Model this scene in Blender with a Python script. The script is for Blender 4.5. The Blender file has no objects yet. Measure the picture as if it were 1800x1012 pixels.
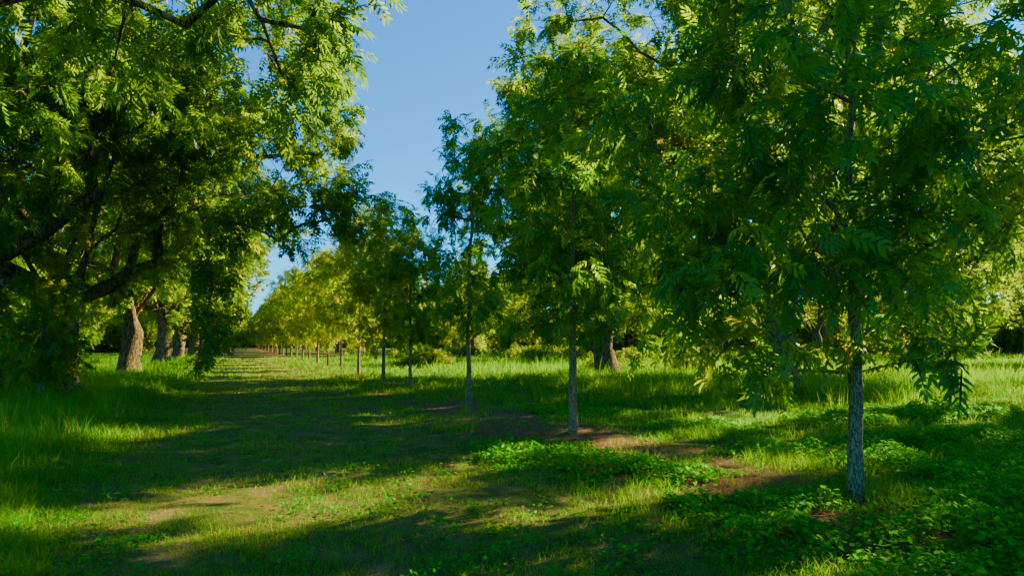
import bpy, math, random
import numpy as np
from mathutils import Vector

SL = 0.404           # rows run along (-SL, 1)
CH = 1.6
rng = np.random.default_rng(7)
scene = bpy.context.scene

# ------------------------------------------------------------- helpers
_ph = np.random.default_rng(3).uniform(0, 6.28, (40,))
_an = np.random.default_rng(4).uniform(0, 6.28, (40,))
def noise2(x, y, f=1.0, o=0):
    s = np.zeros_like(x, dtype=float)
    for i in range(6):
        k = (i + o*3) % 40
        ff = f*(0.7+0.33*i)
        s += np.sin(ff*(x*math.cos(_an[k])+y*math.sin(_an[k]))*2.2+_ph[k] + 1.3*np.sin(ff*(y*math.cos(_an[k])-x*math.sin(_an[k]))+_ph[(k+7)%40]))
    return s/6*1.6
def U(x, y): return x+SL*y
def ground_h(x, y):
    x = np.asarray(x, float); y = np.asarray(y, float)
    n = 0.035*noise2(x, y, 0.5, 1)+0.018*noise2(x, y, 1.9, 2)
    u = U(x, y)
    n += 0.10/(1+np.exp(np.clip((u+2.2)*3, -40, 40)))
    n += 0.06*np.exp(-((u-6.3)/1.6)**2)
    return n

def mk_mesh(name, V, F, attrs=None, smooth=True):
    V = np.ascontiguousarray(V, dtype=np.float32); F = np.ascontiguousarray(F, dtype=np.int32)
    k = F.shape[1]
    m = bpy.data.meshes.new(name)
    m.vertices.add(len(V)); m.vertices.foreach_set('co', V.ravel())
    m.loops.add(F.size); m.loops.foreach_set('vertex_index', F.ravel())
    m.polygons.add(len(F))
    m.polygons.foreach_set('loop_start', np.arange(0, F.size, k, dtype=np.int32))
    m.polygons.foreach_set('loop_total', np.full(len(F), k, dtype=np.int32))
    if attrs:
        for a, arr in attrs.items():
            at = m.attributes.new(a, 'FLOAT', 'POINT')
            at.data.foreach_set('value', np.ascontiguousarray(arr, dtype=np.float32))
    m.update(calc_edges=True)
    m.polygons.foreach_set('use_smooth', np.full(len(F), smooth))
    return m
def mk_obj(name, mesh, mat=None, parent=None, loc=(0,0,0)):
    o = bpy.data.objects.new(name, mesh)
    scene.collection.objects.link(o)
    if mat and not mesh.materials: mesh.materials.append(mat)
    o.location = loc
    if parent: o.parent = parent
    return o

# ------------------------------------------------------------- materials
def new_mat(name):
    m = bpy.data.materials.new(name); m.use_nodes = True
    nt = m.node_tree; nt.nodes.clear()
    return m, nt, nt.nodes, nt.links
def ramp(N, pts):
    r = N.new('ShaderNodeValToRGB'); e = r.color_ramp.elements
    e[0].position, e[0].color = pts[0][0], (*pts[0][1], 1)
    e[1].position, e[1].color = pts[-1][0], (*pts[-1][1], 1)
    for p, c in pts[1:-1]:
        q = e.new(p); q.color = (*c, 1)
    return r
def leaf_mat(name, cols, tcols, trans=0.45, rough=0.42, spec=0.3):
    m, nt, N, L = new_mat(name)
    at = N.new('ShaderNodeAttribute'); at.attribute_name = 'var'
    r1 = ramp(N, cols); r2 = ramp(N, tcols)
    L.new(at.outputs['Fac'], r1.inputs[0]); L.new(at.outputs['Fac'], r2.inputs[0])
    p = N.new('ShaderNodeBsdfPrincipled'); p.inputs['Roughness'].default_value = rough
    p.inputs['Specular IOR Level'].default_value = spec
    L.new(r1.outputs[0], p.inputs['Base Color'])
    t = N.new('ShaderNodeBsdfTranslucent'); L.new(r2.outputs[0], t.inputs[0])
    mx = N.new('ShaderNodeMixShader'); mx.inputs[0].default_value = trans
    o = N.new('ShaderNodeOutputMaterial')
    L.new(p.outputs[0], mx.inputs[1]); L.new(t.outputs[0], mx.inputs[2]); L.new(mx.outputs[0], o.inputs[0])
    return m
LEAF = leaf_mat('pecan_leaf',
    [(0,(0.016,0.12,0.008)),(0.5,(0.040,0.18,0.008)),(0.85,(0.10,0.24,0.008)),(1,(0.24,0.24,0.02))],
    [(0,(0.14,0.46,0.002)),(0.5,(0.36,0.68,0.002)),(0.85,(0.60,0.80,0.003)),(1,(0.78,0.66,0.02))], trans=0.55, spec=0.25, rough=0.38)
LEAFB = leaf_mat('old_pecan_leaf',
    [(0,(0.022,0.10,0.005)),(0.5,(0.05,0.15,0.005)),(0.85,(0.09,0.20,0.006)),(1,(0.22,0.21,0.02))],
    [(0,(0.20,0.46,0.001)),(0.5,(0.42,0.66,0.001)),(0.85,(0.62,0.78,0.002)),(1,(0.80,0.62,0.02))], trans=0.5, spec=0.14)
GRASS = leaf_mat('grass_blade',
    [(0,(0.028,0.17,0.006)),(0.45,(0.06,0.23,0.007)),(0.7,(0.15,0.26,0.012)),(0.86,(0.30,0.22,0.05)),(1,(0.42,0.28,0.11))],
    [(0,(0.12,0.50,0.003)),(0.45,(0.30,0.66,0.004)),(0.7,(0.55,0.70,0.008)),(0.86,(0.50,0.41,0.06)),(1,(0.46,0.32,0.10))], trans=0.44, rough=0.65, spec=0.08)
WEED = leaf_mat('weed_leaf',
    [(0,(0.014,0.19,0.006)),(0.5,(0.03,0.29,0.008)),(1,(0.10,0.36,0.010))],
    [(0,(0.08,0.50,0.004)),(0.5,(0.16,0.68,0.005)),(1,(0.42,0.76,0.008))], trans=0.42, rough=0.6, spec=0.10)

def bark_mat(name, a, b, c, sc):
    m, nt, N, L = new_mat(name)
    tc = N.new('ShaderNodeTexCoord'); mp = N.new('ShaderNodeMapping'); mp.inputs['Scale'].default_value = (sc, sc, sc*0.3)
    L.new(tc.outputs['Object'], mp.inputs[0])
    v = N.new('ShaderNodeTexVoronoi'); v.inputs['Scale'].default_value = 3.5; v.feature = 'DISTANCE_TO_EDGE'
    n = N.new('ShaderNodeTexNoise'); n.inputs['Scale'].default_value = 5; n.inputs['Detail'].default_value = 8; n.inputs['Roughness'].default_value = 0.7
    nd = N.new('ShaderNodeVectorMath'); nd.operation = 'ADD'
    n0 = N.new('ShaderNodeTexNoise'); n0.inputs['Scale'].default_value = 2.5
    L.new(mp.outputs[0], n0.inputs[0]); L.new(mp.outputs[0], nd.inputs[0]); L.new(n0.outputs['Color'], nd.inputs[1])
    L.new(nd.outputs[0], v.inputs['Vector']); L.new(mp.outputs[0], n.inputs[0])
    r = ramp(N, [(0.25, a), (0.5, b), (0.72, c)]); L.new(n.outputs[0], r.inputs[0])
    mr = N.new('ShaderNodeMapRange'); mr.inputs['From Max'].default_value = 0.14; mr.inputs['To Min'].default_value = 0.28
    L.new(v.outputs['Distance'], mr.inputs['Value'])
    mul = N.new('ShaderNodeMixRGB'); mul.blend_type = 'MULTIPLY'; mul.inputs[0].default_value = 1
    L.new(r.outputs[0], mul.inputs[1]); L.new(mr.outputs[0], mul.inputs[2])
    bs = N.new('ShaderNodeMath'); bs.operation = 'ADD'; L.new(mr.outputs[0], bs.inputs[0]); L.new(n.outputs[0], bs.inputs[1])
    bp = N.new('ShaderNodeBump'); bp.inputs['Distance'].default_value = 0.05/ max(sc,1)*2; bp.inputs['Strength'].default_value = 1.0
    L.new(bs.outputs[0], bp.inputs['Height'])
    p = N.new('ShaderNodeBsdfPrincipled'); p.inputs['Roughness'].default_value = 0.9; p.inputs['Specular IOR Level'].default_value = 0.12
    L.new(mul.outputs[0], p.inputs['Base Color']); L.new(bp.outputs[0], p.inputs['Normal'])
    o = N.new('ShaderNodeOutputMaterial'); L.new(p.outputs[0], o.inputs[0])
    return m
BARK = bark_mat('old_bark', (0.11,0.07,0.035), (0.23,0.16,0.085), (0.38,0.29,0.17), 2.2)
YBARK = bark_mat('young_bark', (0.24,0.14,0.06), (0.37,0.235,0.11), (0.48,0.33,0.17), 9)

# ------------------------------------------------------------- leaf templates
def leaf_template(pairs, Lr, ll, lw, hexa):
    Vs, Fs = [], []
    def leaflet(b, d, n):
        d = d/np.linalg.norm(d)
        w = np.cross(n, d); w /= np.linalg.norm(w)
        i = len(Vs)
        dn = np.array([0, 0, -1.0])
        if hexa:
            for t, s in ((0,0),(0.28,1),(0.68,0.72),(1,0),(0.68,-0.62),(0.28,-0.9)):
                sick = 0.06*math.sin(t*3.1)*ll
                Vs.append(b+d*ll*t+w*(lw/2*s+sick)+dn*ll*0.22*t*t)
            Fs.append([i+j for j in range(6)])
        else:
            for t, s in ((0,0),(0.42,1),(1,0),(0.42,-1)):
                Vs.append(b+d*ll*t+w*lw/2*s+dn*ll*0.2*t*t)
            Fs.append([i+j for j in range(4)])
    R = lambda t: np.array([Lr*t, 0, -0.28*Lr*t*t])
    for k in range(pairs):
        t = 0.22+0.72*k/max(pairs-1, 1)
        a = math.radians(68-28*t)
        for s in (1, -1):
            leaflet(R(t), np.array([math.cos(a), s*math.sin(a), -0.32-0.25*t]), np.array([0.15, 0.25*s*-1, 1.0]))
    leaflet(R(1), np.array([1, 0, -0.7]), np.array([0.4, 0, 1.0]))
    if hexa:
        i = len(Vs)
        for t, s in ((0,1),(0.5,1),(1,1),(1,-1),(0.5,-1),(0,-1)):
            Vs.append(R(t)+np.array([0, 0.0025*s, 0]))
        Fs.append([i+j for j in range(6)])
    return np.array(Vs), np.array(Fs)
T_NEAR = leaf_template(5, 0.33, 0.135, 0.040, True)
T_BIG = leaf_template(4, 0.31, 0.145, 0.052, False)
T_FAR = leaf_template(2, 0.42, 0.30, 0.13, False)

def norm(a): return a/np.maximum(np.linalg.norm(a, axis=-1, keepdims=True), 1e-9)
def stamp(T, P, D, Sc, rg, jit=0.45):
    V, F = T
    n = len(P)
    X = norm(D)
    up = norm(np.array([0, 0, 1.0])+rg.normal(0, jit, (n, 3)))
    Y = norm(np.cross(up, X)); Z = np.cross(X, Y)
    M = np.stack([X, Y, Z], axis=2)*Sc[:, None, None]
    W = np.einsum('nij,vj->nvi', M, V)
    W = W+rg.normal(0, 0.007, W.shape)*(1 if len(V) > 10 else 0)+P[:, None, :]
    FF = F[None]+(np.arange(n)*len(V))[:, None, None]
    return W.reshape(-1, 3), FF.reshape(-1, F.shape[1])

# ------------------------------------------------------------- tree skeleton
def grow(seed, clumps, crad, trunk_h, trunk_r, tip_r, leader=None, limbs=0, limb_r=3.5, limb_z=8.0, step=0.5, lean=(0,0), twigs=4, nex=0):
    rg = np.random.default_rng(seed)
    P = [np.array([0, 0, -0.15])]; par = [-1]
    top = leader if leader else trunk_h
    ns = max(int(top/step), 3)
    wob = rg.normal(0, 0.02*top/ns*4, (ns+1, 2))
    w = np.zeros(2)
    for i in range(1, ns+1):
        t = i/ns; w = w*0.8+wob[i]*(0.5 if t < 0.4 else 1)
        P.append(np.array([lean[0]*t*top+w[0], lean[1]*t*top+w[1], t*top])); par.append(len(P)-2)
    fork = len(P)-1
    def chain(n, tgt, noise):
        a = P[n]; d = tgt-a; ln = np.linalg.norm(d)
        k = max(int(ln/step), 1); last = n
        off = rg.normal(0, noise*ln, 3)
        for j in range(1, k+1):
            t = j/k
            bow = math.sin(t*math.pi)
            q = a+d*t+off*bow+np.array([0, 0, 0.06*ln*bow])+ (rg.normal(0, 0.04*step, 3) if j < k else 0)
            P.append(q); par.append(last); last = len(P)-1
        return last
    a0 = rg.uniform(0, 6.28)
    for i in range(limbs):
        a = a0+i*2*math.pi/limbs+rg.normal(0, 0.25)
        rr = limb_r*rg.uniform(0.6, 1.15); zz = limb_z*rg.uniform(0.8, 1.2)
        mid = P[fork]+np.array([math.cos(a)*rr*0.45, math.sin(a)*rr*0.45, (zz-trunk_h)*0.35])
        n = chain(fork if i % 2 else fork-1, mid, 0.05)
        chain(n, np.array([math.cos(a)*rr, math.sin(a)*rr, zz]), 0.07)
    base = P[fork] if not leader else None
    M0 = len(clumps)-nex
    if leader: od = np.argsort(np.hypot(clumps[:M0, 0], clumps[:M0, 1]))
    else: od = np.argsort(np.linalg.norm(clumps[:M0]-base, axis=1))
    od = np.concatenate([od, np.arange(M0, len(clumps))])
    tips = []
    for ci in od:
        c = clumps[ci]
        A = np.array(P)
        dd = np.linalg.norm(A-c, axis=1); hd = np.hypot(A[:, 0]-c[0], A[:, 1]-c[1])
        cost = dd+(1.5 if ci < M0 else 0.3)*np.maximum(0, A[:, 2]-c[2]+0.35*hd)
        cost[A[:, 2] < trunk_h*0.9] += 50
        n = int(np.argmin(cost))
        tips.append((chain(n, c, 0.05), ci))
    P = np.array(P); par = np.array(par); cnt = np.zeros(len(P))
    for n, _ in tips: cnt[n] += 1
    has = np.zeros(len(P), bool); has[par[par >= 0]] = True
    cnt[(~has) & (cnt == 0)] = 1
    for i in range(len(P)-1, 0, -1): cnt[par[i]] += cnt[i]
    p = math.log(trunk_r/tip_r)/math.log(cnt[0])
    r = tip_r*cnt**p
    r *= 1+0.45*np.exp(-np.maximum(P[:, 2], 0)/0.35)*(np.arange(len(P)) <= fork)
    kids = [[] for _ in P]
    for i in range(1, len(P)): kids[par[i]].append(i)
    Vs, Fs = [], []; nv = 0
    starts = [(0, None)]
    while starts:
        s, pr = starts.pop()
        ch = [] if pr is None else [pr]
        c = s
        while True:
            ch.append(c)
            if not kids[c]: break
            kk = sorted(kids[c], key=lambda q: -cnt[q])
            for q in kk[1:]: starts.append((q, c))
            c = kk[0]
        pts = P[ch]; rr = r[ch].copy()
        if pr is not None: rr[0] = min(rr[0], rr[1]*1.25)
        sides = 14 if rr.max() > 0.12 else (8 if rr.max() > 0.03 else 4)
        tg = norm(np.gradient(pts, axis=0)) if len(pts) > 1 else np.array([[0, 0, 1.]])
        X = norm(np.cross(tg[0], np.array([0.3, 1, 0.1])))
        ang = np.linspace(0, 2*math.pi, sides, endpoint=False)
        for j in range(len(pts)):
            X = norm(X-tg[j]*np.dot(X, tg[j])); Y = np.cross(tg[j], X)
            rad = np.full(sides, rr[j])
            if rr[j] > 0.1: rad = rad*(1+0.10*np.sin(ang*3+j*0.7+seed)+0.06*np.sin(ang*5-j))
            Vs.append(pts[j]+(np.cos(ang)[:, None]*X+np.sin(ang)[:, None]*Y)*rad[:, None])
            if j:
                a = nv+(j-1)*sides; b = nv+j*sides; q = np.arange(sides); q2 = (q+1) % sides
                Fs.append(np.stack([a+q, a+q2, b+q2, b+q], 1))
        nv += len(pts)*sides
    C = np.repeat(clumps, twigs, 0); CR = np.repeat(crad, twigs)
    ax = np.stack([lean[0]*C[:, 2], lean[1]*C[:, 2]], 1)
    out = np.concatenate([C[:, :2]-ax, np.full((len(C), 1), 0.4)], 1)
    D = norm(norm(out)*0.6+rg.normal(0, 0.75, (len(C), 3)))
    TL = CR*rg.uniform(0.6, 1.25, len(C))
    E = C+D*TL[:, None]
    X = norm(np.cross(D, rg.normal(0, 1, (len(C), 3)))); Y = np.cross(D, X)
    a3 = np.array([0, 2.09, 4.19]); tr = tip_r*0.7
    ring = np.cos(a3)[None, :, None]*X[:, None]+np.sin(a3)[None, :, None]*Y[:, None]
    TV = np.concatenate([C[:, None]+ring*tr, E[:, None]+ring*tr*0.4], 1).reshape(-1, 3)
    o = nv+np.arange(len(C))*6
    TF = np.concatenate([np.stack([o+i, o+(i+1) % 3, o+3+(i+1) % 3, o+3+i], 1) for i in range(3)])
    V = np.concatenate(Vs+[TV]); F = np.concatenate(Fs+[TF])
    return V, F, (C, D, TL)

def foliate(T, tw, per, rg, sc=(0.8, 1.2), droop=0.35, var_mu=0.45):
    C, D, TL = tw
    n = len(C)
    Cr = np.repeat(C, per, 0); Dr = np.repeat(D, per, 0); Tr = np.repeat(TL, per)
    t = rg.uniform(0.25, 1.05, len(Cr))
    Pp = Cr+Dr*(Tr*t)[:, None]+rg.normal(0, 0.03, Cr.shape)
    d = norm(Dr*0.7+rg.normal(0, 0.75, Cr.shape)-np.array([0, 0, droop]))
    S = rg.uniform(sc[0], sc[1], len(Cr))
    V, F = stamp(T, Pp, d, S, rg)
    cl = np.repeat(np.clip(rg.normal(var_mu, 0.20, n), 0, 1), per)
    vr = np.clip(cl+rg.normal(0, 0.14, len(Cr)), 0, 1)
    vr[rg.random(len(vr)) < 0.008] = 1.0
    return V, F, np.repeat(vr, len(T[0]))

def big_clumps(seed, n, R=(7, 7, 6.4), cz=8.9, crmin=0.7, crmax=1.15, zmin=2.6, extra=None, gap=-1.15):
    rg = np.random.default_rng(seed)
    d = norm(rg.normal(0, 1, (n*4, 3)))
    lob = 0.83+0.2*np.sin(3*np.arctan2(d[:, 1], d[:, 0])+seed)*(1-abs(d[:, 2]))+0.15*np.sin(5*d[:, 2]+4*d[:, 0]+seed)
    r = rg.uniform(0.12, 1, n*4)**0.45
    p = d*r[:, None]*lob[:, None]*np.array(R)+np.array([0, 0, cz])
    p = p[p[:, 2] > zmin]
    g = np.sin(p[:, 0]*1.15+seed)+np.sin(p[:, 1]*1.25+2*seed)+np.sin(p[:, 2]*1.4+seed*3)
    p = p[g > gap][:n]
    if extra is not None: p = np.concatenate([p, np.array(extra, float)])
    return p, rg.uniform(crmin, crmax, len(p))
def young_clumps(seed, n, H, R, zb, sx=1.0, off=(0, 0), prof=0.42):
    rg = np.random.default_rng(seed)
    t = rg.beta(1.25, 1.35, n)
    z = zb+(H-zb)*t
    w = R*np.where(t < prof, (0.55+0.45*(t/prof)), np.sqrt(np.clip(1-(np.maximum(t-prof, 0)/(1-prof))**1.4, 0, 1)))
    a = rg.uniform(0, 6.28, n)
    lob = 0.8+0.25*np.sin(a*3+z*2.1+seed)
    r = w*lob*rg.uniform(0.15, 1, n)**0.6
    p = np.stack([np.cos(a)*r*sx+off[0]*(1-t), np.sin(a)*r+off[1]*(1-t), z], 1)
    return p, rg.uniform(0.28, 0.5, n)

def make_tree_meshes(tag, seed, clumps, crad, T, per, bark, leafm, twigs, foliate_kw={}, **kw):
    V, F, tw = grow(seed, clumps, crad, twigs=twigs, **kw)
    wm = mk_mesh(tag+'_wood', V, F); wm.materials.append(bark)
    rg = np.random.default_rng(seed+99)
    V, F, a = foliate(T, tw, per, rg, **foliate_kw)
    lm = mk_mesh(tag+'_leaves', V, F, {'var': a}); lm.materials.append(leafm)
    return wm, lm
def place(name, meshes, x, y, rot=0, s=1.0, parent=None):
    e = bpy.data.objects.new(name, None); e.empty_display_size = 0.5
    scene.collection.objects.link(e)
    e.location = (x, y, float(ground_h(x, y))); e.rotation_euler = (0, 0, rot); e.scale = (s, s, s)
    if parent: e.parent = parent
    for nm, me in zip(('trunk_and_limbs', 'leaf_crown'), meshes):
        mk_obj(nm, me, None, e)
    return e

# ---- old trees
BK = dict(trunk_h=2.6, trunk_r=0.42, tip_r=0.012, limbs=5, limb_r=3.4, limb_z=8.5, step=0.6)
bigs = []
for i in range(3):
    c, r = big_clumps(11+i*7, 340, R=(7.4, 7.4, 6.6))
    bigs.append(make_tree_meshes('pecan%d' % i, 21+i, c, r, T_BIG, 12, BARK, LEAFB, 5, **BK))
ex = [(4.4,-.6,5.0),(5.4,.5,5.4),(6.2,-.4,5.6),(6.9,0.4,5.5),(7.4,-.6,5.5),(7.6,0,5.0),(8.0,.5,4.9),(7.2,.8,6.0),(6.3,1.2,6.1),
      (3.9,.4,4.6),(3.9,.3,3.8),(4.0,.5,3.1),(4.0,.2,2.4),(4.1,.3,1.8),(4.0,.4,1.3),(3.5,.2,3.4),(3.6,.4,2.2),
      (7.6,.2,7.4),(7.0,-1,8),(7.3,.5,9.2),(6.8,1.2,10.3),(7.4,-.8,10.2),(6.6,-.8,11.2),(6.4,.6,12.2)]
c, r = big_clumps(51, 500, R=(8.6,7.4,7.6), cz=9.2, zmin=3.0, extra=ex, gap=-1.7)
bigA = make_tree_meshes('pecanA', 52, c, r, T_BIG, 14, BARK, LEAFB, 5, foliate_kw=dict(var_mu=0.34), nex=len(ex), **BK)
ex = np.array([(3.4,3.0,6.8),(3.6,3.4,5.6),(4.4,3.0,6.0),(4.9,3.3,4.9),(5.2,3.3,5.5),(5.5,3.3,6.2),(5.8,3,7.0),(4.6,3.6,5.3),(5.0,2.6,6.6),(6.0,3.0,7.4),(5.4,2.2,7.6),(4.2,3.8,7.0),(2.2,4.2,5.4),(1.4,4.5,6.2),(2.8,4.6,6.6),(0.6,4.6,5.2)])-np.array([0.85, 0, 0])
c, r = big_clumps(57, 330, R=(7.0,7.2,6.6), cz=9.2, zmin=3.6)
c = c[~((c[:, 0] > 5.0) & (c[:, 1] > 1))]; c = np.concatenate([c, ex]); r = np.resize(r, len(c))
bigN = make_tree_meshes('pecanN', 58, c, r, T_NEAR, 11, BARK, LEAFB, 5, foliate_kw=dict(sc=(0.75, 1.1), var_mu=0.28), nex=len(ex), **BK)
fars = []
for i in range(2):
    c, r = big_clumps(31+i*5, 160, crmin=1.0, crmax=1.6, zmin=2.0)
    fars.append(make_tree_meshes('pecan_far%d' % i, 41+i, c, r, T_FAR, 7, BARK, LEAFB, 5, foliate_kw=dict(var_mu=0.55), **BK))
c, r = big_clumps(77, 120, R=(5, 3.2, 3.2), cz=1.6, zmin=0.3, crmin=0.6, crmax=1.1, gap=-2)
bush = make_tree_meshes('bush', 78, c, r, T_FAR, 8, BARK, LEAFB, 5, foliate_kw=dict(var_mu=0.7, sc=(0.6, 1.0)), trunk_h=0.3, trunk_r=0.12, tip_r=0.01, limbs=4, limb_r=2, limb_z=2, step=0.5)

def rowx(u, y): return u-SL*y
tr = random.Random(5)
place('pecan_tree', bigN, rowx(-4.9, 5.2), 5.2, 0.0)
place('pecan_tree', bigA, rowx(-4.9, 19), 19, 0.0)
k = 0
for y in (32, 46, 59.5):
    place('pecan_tree', bigs[(k+1) % 3], rowx(-4.9, y), y, 1.3*k+0.4, 1.03+0.06*(k % 2)); k += 1
for j, (x, y, ro, s) in enumerate([(15.6, 7.0, 1.0, 1.08), (8.4, 21.5, 2.1, 1.08), (4.4, 32, 4.0, 1.12), (19, 31, 2.6, 1.05), (23.5, 17.5, 0.3, 0.95)]):  # last entry: unseen tree added out of frame to shade the right foreground
    place('pecan_tree', bigs[j % 3], x, y, ro, s)
far = bpy.data.objects.new('distant_pecan_trees', None); scene.collection.objects.link(far)
def fplace(x, y, s=1.0, ms=None, sz=None):
    m = ms or fars[tr.randrange(2)]
    e = bpy.data.objects.new('distant_tree', None); scene.collection.objects.link(e); e.parent = far
    e.location = (x, y, 0); e.rotation_euler = (0, 0, tr.uniform(0, 6.28)); e.scale = (s, s, sz or s)
    for me in m: mk_obj('part', me, None, e)
for u, y0, y1 in ((-4.9, 73, 260), (17.3, 73, 260), (-27, 20, 200), (-49, 40, 200), (-71, 60, 200), (39.5, 60, 200), (61, 45, 200), (83, 45, 200), (105, 60, 200)):
    y = y0
    while y < y1:
        if tr.random() < (0.6 if u > 20 else 0.97):
            fplace(rowx(u, y)+tr.uniform(-.6, .6), y+tr.uniform(-.8, .8), tr.uniform(0.9, 1.1))
        y += 13.5
for i in range(34):
    fplace(-290+i*15+tr.uniform(-3, 3), 275+tr.uniform(-6, 6), tr.uniform(0.8, 1.1))
under = bpy.data.objects.new('undergrowth', None); scene.collection.objects.link(under)
def scrub(x, y, s, sz):
    e = bpy.data.objects.new('scrub', None); scene.collection.objects.link(e); e.parent = under
    e.location = (x, y, 0); e.rotation_euler = (0, 0, tr.uniform(0, 6.28)); e.scale = (s, s, sz)
    for me in bush: mk_obj('part', me, None, e)
for i in range(44):
    side = 1 if i % 2 else -1
    y = tr.uniform(75 if side > 0 else 50, 170)
    x = (rowx(32, y)+tr.uniform(0, 90)) if side > 0 else (rowx(-38, y)-tr.uniform(0, 70))
    s = tr.uniform(0.8, 1.4); scrub(x, y, s, s*0.9)
for i in range(36):
    scrub(8+i*4.2, 112-0.25*i*4.2+tr.uniform(-5, 5), 1.3, 1.6)
for i in range(26):
    scrub(-62-i*4.2, 110-0.25*i*4.2+tr.uniform(-5, 5), 1.3, 1.6)
for i in range(60):
    scrub(-200+i*6, 225+tr.uniform(-8, 8), 1.6, 2.0)
for i in range(5):
    scrub(rowx(1.2, 232)+(i-2)*4, 240+i, 1.6, 2.6)
for i in range(26):
    y = tr.uniform(34, 72); u = tr.uniform(12, 48)
    s = tr.uniform(0.18, 0.38); scrub(rowx(u, y), y, s*1.5, s)
for (x, y, s) in ((-15.5, 19.5, .35), (-17.5, 24, .45), (-21, 26, .5), (-24, 33, .5)):
    scrub(x, y, s, s*1.1)

# ---- young trees
YK = dict(step=0.3)
ys = []
specs = [
    (3.45, 7.0, 7.4, 2.65, 1.25, 1.0, (-0.35, 0), 215, 4, 0.066, 0.40),
    (1.03, 11.7, 6.7, 1.7, 1.5, 1.0, (0, 0), 110, 4, 0.064, 0.38),
    (-1.07, 16.9, 7.3, 1.25, 1.9, 1.0, (0, 0), 62, 4, 0.06, 0.4),
    (-3.37, 22.8, 6.2, 1.5, 1.7, 1.0, (0, 0), 70, 4, 0.055, 0.55),
]
for i, (x, y, H, R, zb, sx, off, n, per, tr_, vm) in enumerate(specs):
    c, r = young_clumps(61+i, n, H, R, zb, sx, off)
    m = make_tree_meshes('young%d' % i, 71+i, c, r, T_NEAR, per, YBARK, LEAF, 4,
        foliate_kw=dict(sc=(0.6, 1.05), droop=0.45, var_mu=vm), trunk_h=zb*0.85, trunk_r=tr_, tip_r=0.0045, leader=H*0.93, lean=((0.03, 0), (0.0, 0), (0.01, 0), (-.01, 0))[i], **YK)
    ys.append(m)
    place('young_pecan_tree', m, x, y)
c, r = young_clumps(85, 125, 8.4, 2.5, 1.5)
ybig = make_tree_meshes('youngbig', 86, c, r, T_BIG, 5, YBARK, LEAFB, 4, foliate_kw=dict(sc=(0.8, 1.2), droop=0.45, var_mu=0.66), trunk_h=1.3, trunk_r=0.075, tip_r=0.005, leader=7.6, **YK)
y = 28.6; k = 0
while y < 62:
    place('young_pecan_tree', ybig, rowx(6.2, y), y, k*1.7, (0.9, 1.0, 0.88)[k % 3]); y += 5.7; k += 1
while y < 200:
    e = place('y', ybig, rowx(6.2, y), y, k*1.7, 0.95+0.1*(k % 3), far); e.name = 'distant_tree'; y += 6.5; k += 1
for (x, y) in ((13.9, 21.5), (9.5, 38), (22, 26), (-19, 30), (-17, 24)):
    place('young_pecan_tree', ys[3], x, y, x, 0.8)
c, r = young_clumps(91, 60, 3.4, 0.95, 0.25)
m = make_tree_meshes('sapling', 92, c, r, T_NEAR, 4, YBARK, LEAFB, 4, foliate_kw=dict(sc=(0.6, 0.9), var_mu=0.65), trunk_h=0.2, trunk_r=0.035, tip_r=0.004, leader=2.9, **YK)
place('pecan_sapling', m, -11.9, 17.4)
place('pecan_sapling', m, -14.6, 19.0, 2.0, 0.95)
place('pecan_sapling', m, -11.6, 14.3, 4.0, 0.55)

# ------------------------------------------------------------- ground
def axis(lo, hi, fine, growth, center):
    a = [center]; s = fine
    while a[-1] < hi: a.append(a[-1]+s); s *= growth
    b = [center]; s = fine
    while b[-1] > lo: b.append(b[-1]-s); s *= growth
    return np.array(sorted(set(a+b)))
xs = axis(-900, 900, 0.12, 1.022, 0); yy = axis(-300, 1200, 0.12, 1.022, 6)
GX, GY = np.meshgrid(xs, yy)
GZ = ground_h(GX, GY)
V = np.stack([GX, GY, GZ], -1).reshape(-1, 3)
nx, ny = len(xs), len(yy)
I = np.arange(nx*ny).reshape(ny, nx)
F = np.stack([I[:-1, :-1], I[:-1, 1:], I[1:, 1:], I[1:, :-1]], -1).reshape(-1, 4)
m, nt, N, L = new_mat('orchard_floor')
tc = N.new('ShaderNodeTexCoord'); sp = N.new('ShaderNodeSeparateXYZ'); L.new(tc.outputs['Object'], sp.inputs[0])
def math_(op, a, b=None, c=None):
    n = N.new('ShaderNodeMath'); n.operation = op
    for i, v in enumerate((a, b, c)):
        if v is None: continue
        if isinstance(v, (int, float)): n.inputs[i].default_value = v
        else: L.new(v, n.inputs[i])
    return n.outputs[0]
def nz(scale, det=4, ro=0.6):
    n = N.new('ShaderNodeTexNoise'); n.inputs['Scale'].default_value = scale; n.inputs['Detail'].default_value = det; n.inputs['Roughness'].default_value = ro
    L.new(tc.outputs['Object'], n.inputs[0]); return n.outputs[0]
u = math_('MULTIPLY_ADD', sp.outputs['Y'], SL, sp.outputs['X'])
uw = math_('ADD', u, math_('MULTIPLY_ADD', nz(0.9, 5), 2.2, -1.1))
dist = math_('ABSOLUTE', math_('SUBTRACT', uw, 1.2))
pm = N.new('ShaderNodeMapRange'); pm.inputs['From Min'].default_value = 2.2; pm.inputs['From Max'].default_value = 3.4; pm.inputs['To Min'].default_value = 1; pm.inputs['To Max'].default_value = 0
L.new(dist, pm.inputs['Value'])
gr = ramp(N, [(0.3,(0.04,0.085,0.010)),(0.5,(0.08,0.14,0.014)),(0.64,(0.18,0.13,0.045)),(0.78,(0.27,0.16,0.08))]); L.new(nz(1.3, 9, 0.72), gr.inputs[0])
pr = ramp(N, [(0.38,(0.06,0.12,0.014)),(0.48,(0.12,0.15,0.022)),(0.57,(0.23,0.165,0.055)),(0.66,(0.34,0.21,0.10)),(0.80,(0.46,0.31,0.18))]); L.new(nz(1.6, 10, 0.75), pr.inputs[0])
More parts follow.
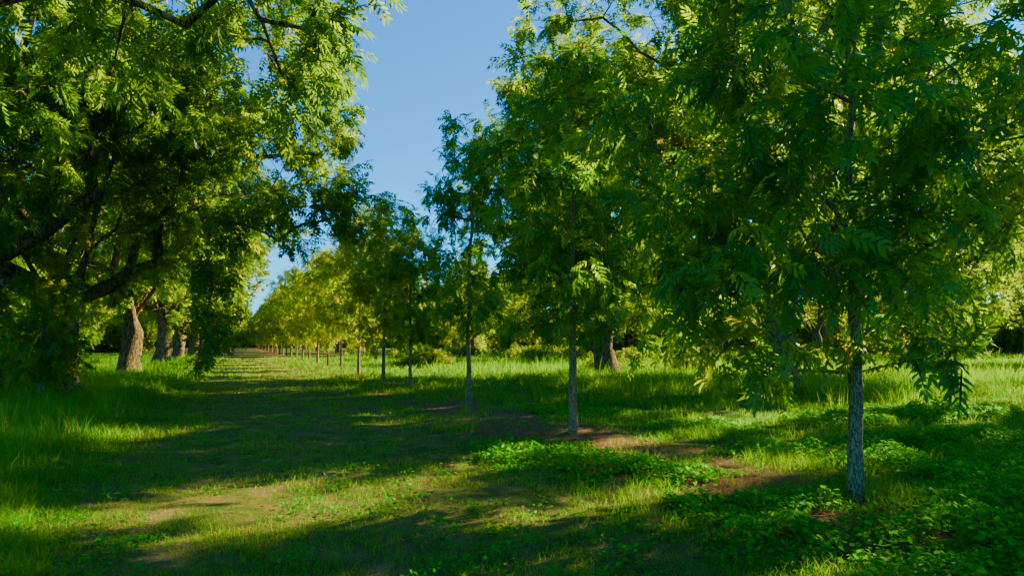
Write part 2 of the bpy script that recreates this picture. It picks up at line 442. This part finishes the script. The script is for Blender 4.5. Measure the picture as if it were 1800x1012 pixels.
mx = N.new('ShaderNodeMixRGB'); L.new(pm.outputs[0], mx.inputs[0]); L.new(gr.outputs[0], mx.inputs[1]); L.new(pr.outputs[0], mx.inputs[2])
bd = math_('ABSOLUTE', math_('SUBTRACT', uw, 5.5))
bm = N.new('ShaderNodeMapRange'); bm.inputs['From Min'].default_value = 0.6; bm.inputs['From Max'].default_value = 1.6; bm.inputs['To Min'].default_value = 1; bm.inputs['To Max'].default_value = 0
L.new(bd, bm.inputs['Value'])
br = ramp(N, [(0.3,(0.14,0.065,0.03)),(0.6,(0.29,0.145,0.07)),(0.75,(0.40,0.22,0.12))]); L.new(nz(9, 10, 0.8), br.inputs[0])
mx2 = N.new('ShaderNodeMixRGB'); L.new(bm.outputs[0], mx2.inputs[0]); L.new(mx.outputs[0], mx2.inputs[1]); L.new(br.outputs[0], mx2.inputs[2])
bp = N.new('ShaderNodeBump'); bp.inputs['Distance'].default_value = 0.05; bp.inputs['Strength'].default_value = 1.0; L.new(nz(28, 8, 0.75), bp.inputs['Height'])
p = N.new('ShaderNodeBsdfPrincipled'); p.inputs['Roughness'].default_value = 0.95; p.inputs['Specular IOR Level'].default_value = 0.08
L.new(mx2.outputs[0], p.inputs['Base Color']); L.new(bp.outputs[0], p.inputs['Normal'])
o = N.new('ShaderNodeOutputMaterial'); L.new(p.outputs[0], o.inputs[0])
mk_obj('ground', mk_mesh('ground', V, F), m)

# ------------------------------------------------------------- grass
def scatter(n, y0, y1, sl=1.0, rg=rng):
    y = y0*np.exp(rg.random(n)*math.log(y1/y0)); x = rg.uniform(-sl, sl, n)*(y+1.5)
    return x, y
def blades(x, y, h, w, lean, var, rg=rng, flat=False):
    n = len(x); z = ground_h(x, y)
    a = rg.uniform(0, 6.28, n); b = rg.uniform(0, 6.28, n)
    D = np.stack([np.cos(a), np.sin(a)], 1); S = np.stack([np.cos(b), np.sin(b), np.zeros(n)], 1)
    B = np.stack([x, y, z-0.01+(rg.uniform(0.012, 0.05, n) if flat else 0)], 1)
    def pt(t):
        q = B.copy(); q[:, :2] += D*(lean*h*t*t)[:, None] if not flat else D*(h*t)[:, None]
        q[:, 2] += h*t*(1-0.35*lean*t) if not flat else h*t*0.08
        return q
    W = (w/2)[:, None]*S
    p0, p1, p2 = pt(0), pt(0.55), pt(1.0)
    V = np.stack([p0-W, p0+W, p1+W*0.8, p1-W*0.8, p2+W*0.12, p2-W*0.12], 1)
    o = (np.arange(n)*6)[:, None]
    F = np.concatenate([o+np.array([[0, 1, 2, 3]]), o+np.array([[3, 2, 4, 5]])])
    return V.reshape(-1, 3), F, np.repeat(var, 6)
def tuft(x, y, k, sp):
    x = np.repeat(x, k)+rng.normal(0, 1, len(x)*k)*np.repeat(sp, k); y = np.repeat(y, k)+rng.normal(0, 1, len(y)*k)*np.repeat(sp, k)
    return x, y
litter = lambda x, y: np.exp(-((U(x, y)-5.5+0.6*noise2(x, y, 0.6, 4))/1.2)**2)
pathm = lambda x, y: 1/(1+np.exp(np.clip((np.abs(U(x, y)-1.2+0.5*noise2(x, y, 0.5, 5))-2.6)*3, -40, 40)))
x, y = scatter(54000, 2.6, 75)
x, y = tuft(x, y, 9, 0.035*np.maximum(1, y/9))
pmk = pathm(x, y); lt = litter(x, y); nn = noise2(x, y, 0.8, 6); n3 = noise2(x, y, 1.7, 7)
nearright = (U(x, y) > 4)*(y < 18)
keep = rng.random(len(x)) < (1.0-0.28*pmk-0.85*lt*(y < 18)+0.35*nn+pmk*0.45*n3-0.2*nearright+0.4*nearright*n3)
x, y, pmk, nn = x[keep], y[keep], pmk[keep], nn[keep]
u_ = U(x, y)
left = 1/(1+np.exp(np.clip((u_+2.0)*3, -40, 40)))
h = (0.035+0.055*rng.random(len(x)))*(1+1.1*(1-pmk))*(1+0.5*nn)+left*rng.uniform(0.05, 0.22, len(x))+((u_ > 11) & (y > 20))*(0.1+0.1*rng.random(len(x)))*1.0
h = np.clip(h, 0.02, 0.6)*np.clip(0.7+y/30, 1, 1.6)
w = 0.0047*np.maximum(1, y/7)*rng.uniform(0.7, 1.4, len(x))
var = np.clip(rng.normal(0.32+0.10*pmk-0.08*left, 0.2, len(x))+0.14*nn, 0, 1)
Vg, Fg, Ag = blades(x, y, h, w, rng.uniform(0.2, 1.1, len(x)), var)
mk_obj('grass', mk_mesh('grass', Vg, Fg, {'var': Ag}), GRASS)
xa, ya = scatter(12000, 3.2, 80)
ua = U(xa, ya); na = noise2(xa, ya, 0.7, 8)
kp = ((ua < -2.3) & (na > -0.4) & (ua > -9)) | ((np.abs(ua-17.3) < 3.0) & (na > -0.1) & (ya > 17)) | ((np.abs(ua-29) < 5) & (na > -0.3)) | ((ua > 11) & (na > 0.2) & (ya > 19)) | (ua < -14)
xa, ya = xa[kp], ya[kp]
x, y = tuft(xa, ya, 12, 0.07*np.maximum(1, ya/12))
h = rng.uniform(0.22, 0.62, len(x))*np.repeat(rng.uniform(0.4, 1.45, len(xa))*np.where(U(xa, ya) > 9, 1.45, 1), 12)*np.where(y < 5, 0.7, 1)
w = 0.005*np.maximum(1, y/7)*rng.uniform(0.7, 1.3, len(x))
var = np.clip(rng.normal(0.33, 0.17, len(x)), 0, 1); sd = rng.random(len(x)) < 0.08; var[sd] = 0.85
V1, F1, A1 = blades(x, y, h, w, rng.uniform(0.1, 0.7, len(x)), var)
mk_obj('tall_grass', mk_mesh('tall_grass', V1, F1, {'var': A1}), GRASS)
x, y = scatter(160000, 2.6, 30)
q = pathm(x, y)*0.5*(0.7+0.7*noise2(x, y, 0.9, 9))+litter(x, y)*0.9
kp = rng.random(len(x)) < q
x, y = x[kp], y[kp]
V1, F1, A1 = blades(x, y, rng.uniform(0.04, 0.15, len(x)), 0.0038*np.maximum(1, y/6), np.zeros(len(x)), rng.uniform(0.80, 1, len(x)), flat=True)
mk_obj('dry_grass_clippings', mk_mesh('clippings', V1, F1, {'var': A1}), GRASS)

# ------------------------------------------------------------- leafy weeds
blobs = [
 (0.3,9.6,0.9,0.9,0.20),(1.2,8.9,0.8,0.9,0.22),(1.9,8.2,0.6,0.7,0.18),(0.2,10.4,0.9,0.7,0.15),
 (3.9,9.9,0.9,0.6,0.25),(5.0,10.2,0.9,0.7,0.22),(4.9,8.7,1.0,0.6,0.3),
 (4.3,6.3,0.9,0.7,0.32),(5.2,6.9,1.2,0.9,0.42),(3.4,5.3,0.9,0.7,0.3),(2.3,5.6,0.7,0.6,0.22),(4.2,4.9,1.2,0.9,0.36),(2.9,4.5,0.9,0.6,0.26),(1.9,6.6,0.5,0.6,0.16),
 (7.5,11,1.8,1.2,0.3),(6.6,14,1.6,1.0,0.25),(9.5,15,2.2,1.3,0.3),(6.8,8.6,1.2,0.9,0.3),(5.6,5.6,0.9,0.8,0.4),(2.6,6.6,0.6,0.5,0.2),
 (1.6,15.5,1.5,0.8,0.15),(3.6,13.2,1.2,0.8,0.16),(2.0,3.9,0.7,0.5,0.16),(3.2,3.7,0.8,0.5,0.25)]
VV, FF, AA = [], [], []
TL_ = (np.array([[0,0,0],[.35,.26,.03],[.75,.2,.0],[1,0,-.12],[.75,-.2,0],[.35,-.26,.03]]), np.array([[0,1,2,3,4,5]]))
off = 0
for (bx, by, rx, ry, hh) in blobs:
    n = int(3600*rx*ry*(1.0 if by < 12 else 0.6))
    a = rng.uniform(0, 6.28, n); rr = np.sqrt(rng.random(n))*(0.95+0.28*np.sin(a*3+bx)+0.15*np.sin(a*7+by))
    x = bx+np.cos(a)*rr*rx; y = by+np.sin(a)*rr*ry
    H = hh*np.clip(1-rr**2.5*0.75, 0.1, 1)*(0.75+0.4*noise2(x, y, 2.4, 3))*1.0
    z = ground_h(x, y)+np.maximum(H, 0.03)*rng.uniform(0.15, 1.05, n)**0.6
    P = np.stack([x, y, z], 1)
    d = np.stack([rng.normal(0, 1, n), rng.normal(0, 1, n), rng.normal(-0.05, 0.35, n)], 1)
    v, f = stamp(TL_, P, d, rng.uniform(0.03, 0.075, n)*max(1, by/10), rng, 0.4)
    VV.append(v); FF.append(f+off); off += len(v)
    AA.append(np.repeat(np.clip(rng.normal(0.5, 0.24, n), 0, 1), 6))
x, y = scatter(6500, 2.8, 28); kp = (noise2(x, y, 1.1, 10) > -0.05)
x, y = x[kp], y[kp]; x, y = tuft(x, y, 9, np.full(len(x), 0.06))
n = len(x); P = np.stack([x, y, ground_h(x, y)+rng.uniform(0.01, 0.09, n)], 1)
d = np.stack([rng.normal(0, 1, n), rng.normal(0, 1, n), rng.normal(0.1, 0.3, n)], 1)
v, f = stamp(TL_, P, d, rng.uniform(0.025, 0.06, n), rng, 0.35)
VV.append(v); FF.append(f+off); AA.append(np.repeat(np.clip(rng.normal(0.4, 0.2, n), 0, 1), 6))
mk_obj('leafy_weeds', mk_mesh('weeds', np.concatenate(VV), np.concatenate(FF), {'var': np.concatenate(AA)}), WEED)

# ------------------------------------------------------------- light
EL = math.radians(28.5)
hx, hy = 0.865, 0.5
hl = math.hypot(hx, hy); hx /= hl; hy /= hl
sd = Vector((hx*math.cos(EL), hy*math.cos(EL), math.sin(EL)))
sun = bpy.data.lights.new('sun', 'SUN'); sun.energy = 21.0; sun.angle = math.radians(0.53); sun.color = (1.0, 0.83, 0.38)
so = bpy.data.objects.new('sun', sun); scene.collection.objects.link(so)
so.rotation_euler = sd.to_track_quat('Z', 'Y').to_euler()
w = bpy.data.worlds.new('World'); scene.world = w; w.use_nodes = True
nt = w.node_tree; nt.nodes.clear()
sk = nt.nodes.new('ShaderNodeTexSky'); sk.sky_type = 'NISHITA'; sk.sun_disc = False
sk.sun_elevation = EL; sk.sun_rotation = math.atan2(hx, hy)
sk.air_density = 1.0; sk.dust_density = 0.1; sk.ozone_density = 3.0
tint = nt.nodes.new('ShaderNodeMixRGB'); tint.blend_type = 'MULTIPLY'; tint.inputs[0].default_value = 1; tint.inputs[2].default_value = (0.10, 0.62, 0.98, 1)
bg = nt.nodes.new('ShaderNodeBackground'); bg.inputs[1].default_value = 0.41
ou = nt.nodes.new('ShaderNodeOutputWorld')
nt.links.new(sk.outputs[0], tint.inputs[1]); nt.links.new(tint.outputs[0], bg.inputs[0]); nt.links.new(bg.outputs[0], ou.inputs[0])

# ------------------------------------------------------------- camera
cam = bpy.data.cameras.new('camera'); cam.lens = 24; cam.sensor_width = 36; cam.clip_end = 2500; cam.clip_start = 0.05
co = bpy.data.objects.new('camera', cam); scene.collection.objects.link(co)
co.location = (0, 0, CH+float(ground_h(0., 0.)))
co.rotation_euler = (math.radians(90+4.6), 0, 0)
scene.camera = co
